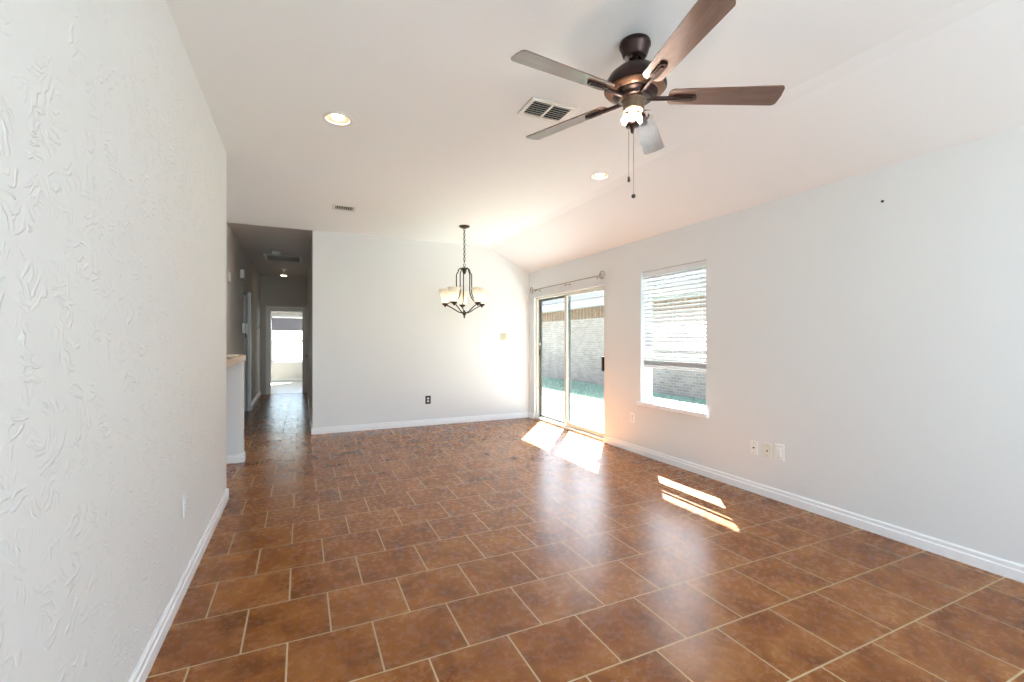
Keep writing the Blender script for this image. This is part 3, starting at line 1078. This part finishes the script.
# ------------------------------------------------------------------ ceiling registers
def register(name, x0, x1, y0, y1, zc, label, banks, slats, rim, along):
    t = thing(name, ((x0 + x1) / 2, (y0 + y1) / 2, zc), label, 'ceiling vent')
    m = MB()
    g = 0.016
    m.box(x0, x1, y0, y0 + rim, zc - 0.009, zc, 0.002)
    m.box(x0, x1, y1 - rim, y1, zc - 0.009, zc, 0.002)
    m.box(x0, x0 + rim, y0 + rim, y1 - rim, zc - 0.009, zc, 0.002)
    m.box(x1 - rim, x1, y0 + rim, y1 - rim, zc - 0.009, zc, 0.002)
    xs = x0 + rim
    wb = (x1 - x0 - 2 * rim - g * (banks - 1)) / banks
    for b in range(1, banks):
        xa = xs + b * wb + (b - 1) * g
        m.box(xa, xa + g, y0 + rim, y1 - rim, zc - 0.008, zc)
    m.build('vent_frame', M_VENT, t)
    MB().box(x0 + rim * 0.8, x1 - rim * 0.8, y0 + rim * 0.8, y1 - rim * 0.8, zc - 0.0015, zc - 0.0005).build('duct_shade', M_BLACK, t)  # flat black sheet stands for the shade inside the duct
    for b in range(banks):
        xa = xs + b * (wb + g)
        m = MB()
        if along == 'x':
            for s in range(slats):
                yy = y0 + rim + (y1 - y0 - 2 * rim) * (s + 0.5) / slats
                m.obox(T(xa + wb / 2, yy, zc - 0.006) @ Rx(math.radians(42)), wb, 0.013, 0.0016)
        else:
            for s in range(slats):
                xx = xa + wb * (s + 0.5) / slats
                m.obox(T(xx, (y0 + y1) / 2, zc - 0.006) @ Ry(math.radians(42)), 0.012, y1 - y0 - 2 * rim, 0.0016)
        m.build('louvers', M_VENT, t)
    return t


register('ceiling_register', 1.325, 1.655, 2.545, 2.775, ZC, 'white ceiling vent with two banks of louvers beside the fan', 2, 7, 0.028, 'x')
register('supply_vent', 0.325, 0.580, 5.48, 5.69, ZC, 'small white supply vent on the ceiling near the hallway', 1, 8, 0.030, 'y')
t = register('return_grille', -0.62, 0.01, 9.45, 10.10, ZH, 'large return air grille on the hallway ceiling', 1, 16, 0.035, 'x')

# ------------------------------------------------------------------ hallway fittings
sd = thing('smoke_detector', (-0.40, 9.15, ZH), 'round smoke detector on the hallway ceiling', 'smoke detector')
MB().lathe([(0, ZH), (0.070, ZH), (0.072, ZH - 0.012), (0.066, ZH - 0.034), (0.050, ZH - 0.045), (0, ZH - 0.047)], T(-0.40, 9.15, 0), 28).build('detector_body', M_PLASTIC, sd, smooth=True)
MB().lathe([(0.040, ZH - 0.046), (0.040, ZH - 0.051), (0.0, ZH - 0.052)], T(-0.40, 9.15, 0), 20).build('sensor_cap', M_IVORY, sd, smooth=True)
hx, hy = -0.345, 11.2
hl = thing('hall_ceiling_light', (hx, hy, ZH), 'small lit spotlight hanging from the hallway ceiling', 'ceiling light')
MB().lathe([(0, ZH), (0.060, ZH), (0.055, ZH - 0.020), (0.020, ZH - 0.030), (0.012, ZH - 0.034), (0.012, ZH - 0.075), (0, ZH - 0.075)], T(hx, hy, 0), 24).build('light_base', M_PLASTIC, hl, smooth=True)
MB().lathe([(0.020, ZH - 0.070), (0.024, ZH - 0.090), (0.050, ZH - 0.130), (0.078, ZH - 0.150), (0.070, ZH - 0.150), (0.020, ZH - 0.095)], T(hx, hy, 0), 24, cap=False).build('reflector', M_PLASTIC, hl, smooth=True)
MB().lathe([(0, ZH - 0.085), (0.018, ZH - 0.095), (0.055, ZH - 0.140), (0.060, ZH - 0.152), (0.030, ZH - 0.166), (0, ZH - 0.170)], T(hx, hy, 0), 24).build('bulb', M_HALLBULB, hl, smooth=True)

ch = thing('door_chime', (HX0, 8.70, 2.32), 'white door chime box high on the left hallway wall', 'door chime')
MB().box(HX0, HX0 + 0.055, 8.60, 8.78, 2.33, 2.47, 0.006).build('chime_cover', M_PLASTIC, ch)
m = MB()
for s in range(4):
    m.box(HX0 + 0.055, HX0 + 0.058, 8.63, 8.75, 2.355 + 0.026 * s, 2.363 + 0.026 * s)
m.build('chime_grille', M_IVORY, ch)
sb = thing('alarm_siren', (HX0, 7.30, 2.12), 'small white box high on the wall just inside the hallway', 'alarm')
MB().box(HX0, HX0 + 0.022, 7.26, 7.36, 2.12, 2.24, 0.004).build('siren_cover', M_PLASTIC, sb)
MB().lathe([(0.018, 0), (0.018, 0.004), (0.012, 0.005), (0, 0.005)], T(HX0 + 0.021, 7.31, 2.18) @ Ry(PI / 2), 16).build('siren_grille', M_IVORY, sb)
ic = thing('intercom_phone', (HX0, 8.90, 1.42), 'white wall phone on the left hallway wall just before the dark doorway', 'telephone')
MB().box(HX0, HX0 + 0.045, 8.86, 8.95, 1.43, 1.60, 0.008).build('phone_base', M_PLASTIC, ic)
MB().box(HX0 + 0.045, HX0 + 0.075, 8.885, 8.925, 1.42, 1.59, 0.008).build('handset', M_PLASTIC, ic)
c = MB().tube(smoothpath([(HX0 + 0.05, 8.89, 1.43), (HX0 + 0.05, 8.87, 1.37), (HX0 + 0.05, 8.92, 1.36), (HX0 + 0.04, 8.94, 1.43)], 6), 0.005, 6).build('cord', M_DARK, ic)
th = thing('thermostat', (HX0, 12.0, 1.55), 'small thermostat far along the left hallway wall', 'thermostat')
MB().box(HX0, HX0 + 0.03, 11.93, 12.06, 1.56, 1.66, 0.004).build('thermostat_body', M_PLASTIC, th)
MB().box(HX0 + 0.03, HX0 + 0.032, 11.96, 12.03, 1.605, 1.645).build('display', M_GREYFRAME, th)
plate('hall_switch', (HX0, 10.12, 1.40), 'x+', 'light switch on the left hallway wall past the dark doorway', 'light switch', 'rocker', M_PLASTIC)


# casings
def casing(name, boxes, label):
    m = MB()
    for b in boxes:
        m.box(*b, 0.004)
    return struct(m.build(name, M_TRIM), label, 'door casing')


casing('trim_1', [(HX0 - 0.02, HX0 + 0.055, 9.72, 9.80, 0, 2.20)], 'painted casing round the dark side doorway of the hallway')
casing('trim_2', [(FX0 - 0.10, FX0, YF - 0.018, YF + 0.13, 0, FZ + 0.12), (FX1, FX1 + 0.10, YF - 0.018, YF + 0.13, 0, FZ + 0.12), (FX0, FX1, YF - 0.018, YF + 0.13, FZ, FZ + 0.12)], 'white casing round the bedroom opening at the hall end')
casing('trim_3', [(HX1 - 0.016, HX1 + 0.02, 10.68, 10.76, 0, 2.13), (HX1 - 0.016, HX1 + 0.02, 11.54, 11.62, 0, 2.13), (HX1 - 0.016, HX1 + 0.02, 10.76, 11.54, 2.05, 2.13)], 'white casing round the closed door on the right of the hallway')
d2 = bpy.data.objects.new('door_2', None)
COL.objects.link(d2)
d2.location = (HX1, 11.15, 0)
struct(d2, 'closed white door on the right side of the hallway', 'door')
m = MB().box(HX1 + 0.02, HX1 + 0.058, 10.76, 11.54, 0.008, 2.05, 0.002)
for (a, b) in ((0.2, 0.95), (1.1, 1.9)):
    for (c0, c1) in ((10.86, 11.10), (11.20, 11.44)):
        m.box(HX1 + 0.014, HX1 + 0.021, c0, c1, a, b, 0.004)
m.build('door_leaf', M_TRIM, d2)
MB().lathe([(0.026, 0), (0.026, 0.006), (0.010, 0.010), (0.010, 0.030), (0.026, 0.042), (0.028, 0.056), (0.018, 0.068), (0, 0.070)], T(HX1 + 0.020, 11.46, 0.96) @ Ry(-PI / 2), 20).build('door_knob', M_BRONZE, d2, smooth=True)

# ------------------------------------------------------------------ bedroom window
bw = bpy.data.objects.new('window_2', None)
COL.objects.link(bw)
bw.location = (-0.28, BY + 0.08, BZ0)
struct(bw, 'bright bedroom window at the end of the hallway', 'window')
m = MB()
m.box(BX0, BX0 + 0.04, BY + 0.05, BY + 0.11, BZ0, BZ1)
m.box(BX1 - 0.04, BX1, BY + 0.05, BY + 0.11, BZ0, BZ1)
m.box(BX0, BX1, BY + 0.05, BY + 0.11, BZ0, BZ0 + 0.05)
m.box(BX0, BX1, BY + 0.05, BY + 0.11, BZ1 - 0.04, BZ1)
m.box(BX0, BX1, BY + 0.04, BY + 0.10, 1.28, 1.33)
m.build('window_frame', M_VINYL, bw)
MB().box(BX0 + 0.03, BX1 - 0.03, BY + 0.078, BY + 0.082, BZ0 + 0.04, BZ1 - 0.03).build('window_pane', M_GLASS, bw)
MB().box(BX0 - 0.03, BX1 + 0.03, BY - 0.03, BY + 0.05, BZ0 - 0.03, BZ0, 0.003).build('window_sill', M_TRIM, bw)
bb = thing('bedroom_blind', (-0.28, BY + 0.02, 1.63), 'half raised pale blind on the bedroom window at the hall end', 'blind')
MB().box(BX0 + 0.005, BX1 - 0.005, BY + 0.0, BY + 0.04, BZ1 - 0.05, BZ1).build('headrail', M_VINYL, bb)
m = MB()
zz = 1.66
while zz < BZ1 - 0.06:
    m.obox(T((BX0 + BX1) / 2, BY + 0.02, zz) @ Rx(math.radians(-80)), BX1 - BX0 - 0.02, 0.026, 0.0016)
    zz += 0.021
m.build('slats', M_SLATGREY, bb)
MB().box(BX0 + 0.01, BX1 - 0.01, BY + 0.006, BY + 0.034, 1.63, 1.648).build('bottom_rail', M_VINYL, bb)

# ------------------------------------------------------------------ breakfast bar
o = MB().box(-1.45, -0.566, 5.655, 5.775, 0, 1.076).build('wall_bar', M_WALL)
struct(o, 'low white half wall holding up the breakfast bar', 'wall')
baseboard('baseboard_bar', -0.55, 5.655, -1.45, 5.655, 'white baseboard at the foot of the half wall')
baseboard('baseboard_bar_end', -0.566, 5.775, -0.566, 5.655, 'white baseboard round the end of the half wall')
ct = MB().box(-1.25, -0.566, WL, 5.93, 1.076, 1.146, 0.006).build('countertop', M_COUNTER, None, (-0.9, 5.2, 1.076))
tag(ct, 'tan breakfast bar top resting on the white half wall', 'countertop')
pp = MB()
for i in range(5):
    pp.obox(T(-0.70 + 0.004 * i, 5.30 - 0.006 * i, 1.148 + 0.004 * i) @ Rz(0.1 * i - 0.15), 0.216, 0.279, 0.0036)
po = pp.build('paper_stack', M_PAPER, None, (-0.7, 5.3, 1.146))
tag(po, 'loose stack of pale papers lying on the tan breakfast bar', 'papers')

# ------------------------------------------------------------------ outdoors
GZ = -0.10
o = MB().box(-40, XO, BY + 0.15, 160, GZ - 0.1, GZ).build('side_yard', M_CONC)
struct(o, 'pale ground outside the bedroom window', 'ground')
o = MB().box(XO, 5.05, -6, 24, GZ - 0.1, GZ).build('patio_slab', M_CONC)
struct(o, 'pale concrete patio outside the sliding door', 'patio')
o = MB().box(5.05, 16, -6, 24, GZ - 0.1, GZ - 0.02).build('lawn_ground', M_GRASS)
struct(o, 'green lawn between patio and brick house', 'lawn')
m = MB()
for i in range(5200):
    x = random.uniform(5.06, 8.7)
    y = random.uniform(5.0, 16.0)
    hgt = random.uniform(0.03, 0.075)
    a = random.uniform(0, PI)
    dx, dy = 0.012 * math.cos(a), 0.012 * math.sin(a)
    lx, ly = random.uniform(-0.02, 0.02), random.uniform(-0.02, 0.02)
    v = [m.bm.verts.new((x - dx, y - dy, GZ - 0.02)), m.bm.verts.new((x + dx, y + dy, GZ - 0.02)), m.bm.verts.new((x + lx, y + ly, GZ - 0.02 + hgt))]
    m.bm.faces.new(v)
g = m.build('grass', M_GRASS)
g['kind'] = 'stuff'
tag(g, 'short green grass blades on the lawn outside', 'grass')

NX = 8.85
nb = thing('neighbour_house', (NX + 3, 9, GZ), 'pale brick house across the lawn seen through the glass', 'house')
MB().box(NX, NX + 6, -4, 22, GZ - 0.1, 2.05).build('brick_wall', M_BRICK, nb)
m = MB()
yy = -4.0
while yy < 22:
    m.box(NX - 0.03, NX + 0.02, yy, yy + 0.17, 2.05, 2.42)
    yy += 0.2
f = m.build('frieze_boards', M_FENCE, nb)
f['label'] = 'brown vertical boards under the eaves'
MB().box(NX - 0.02, NX + 5.9, -4, 22, 2.04, 2.44).build('soffit_core', M_FASCIA, nb)
MB().box(NX - 0.42, NX + 6.4, -4.4, 22.4, 2.42, 2.68).build('fascia', M_FASCIA, nb)
rp = [(NX - 0.5, 2.66), (NX + 3.0, 4.5), (NX + 6.5, 2.66)]
MB().prism(rp, XZ, -4.5, 22.5).build('roof', M_ROOF, nb)

m = MB()
m.box(XO, 4.145, -6, 9.5, 2.40, 2.47)
m.box(4.125, 4.145, -6, 9.5, 2.40, 2.55)
o = m.build('trim_eave', M_FASCIA)
struct(o, 'white roof overhang above the patio door outside', 'eave')
m = MB().prism([(4.2, 2.5), (4.2, 2.56), (0.0, 4.6), (-5.0, 3.4), (-5.0, 3.2), (0, 4.4)], XZ, -3.0, BY + 0.6)
o = m.build('roof_house', M_ROOF)
struct(o, 'shingle roof over the rooms', 'roof')
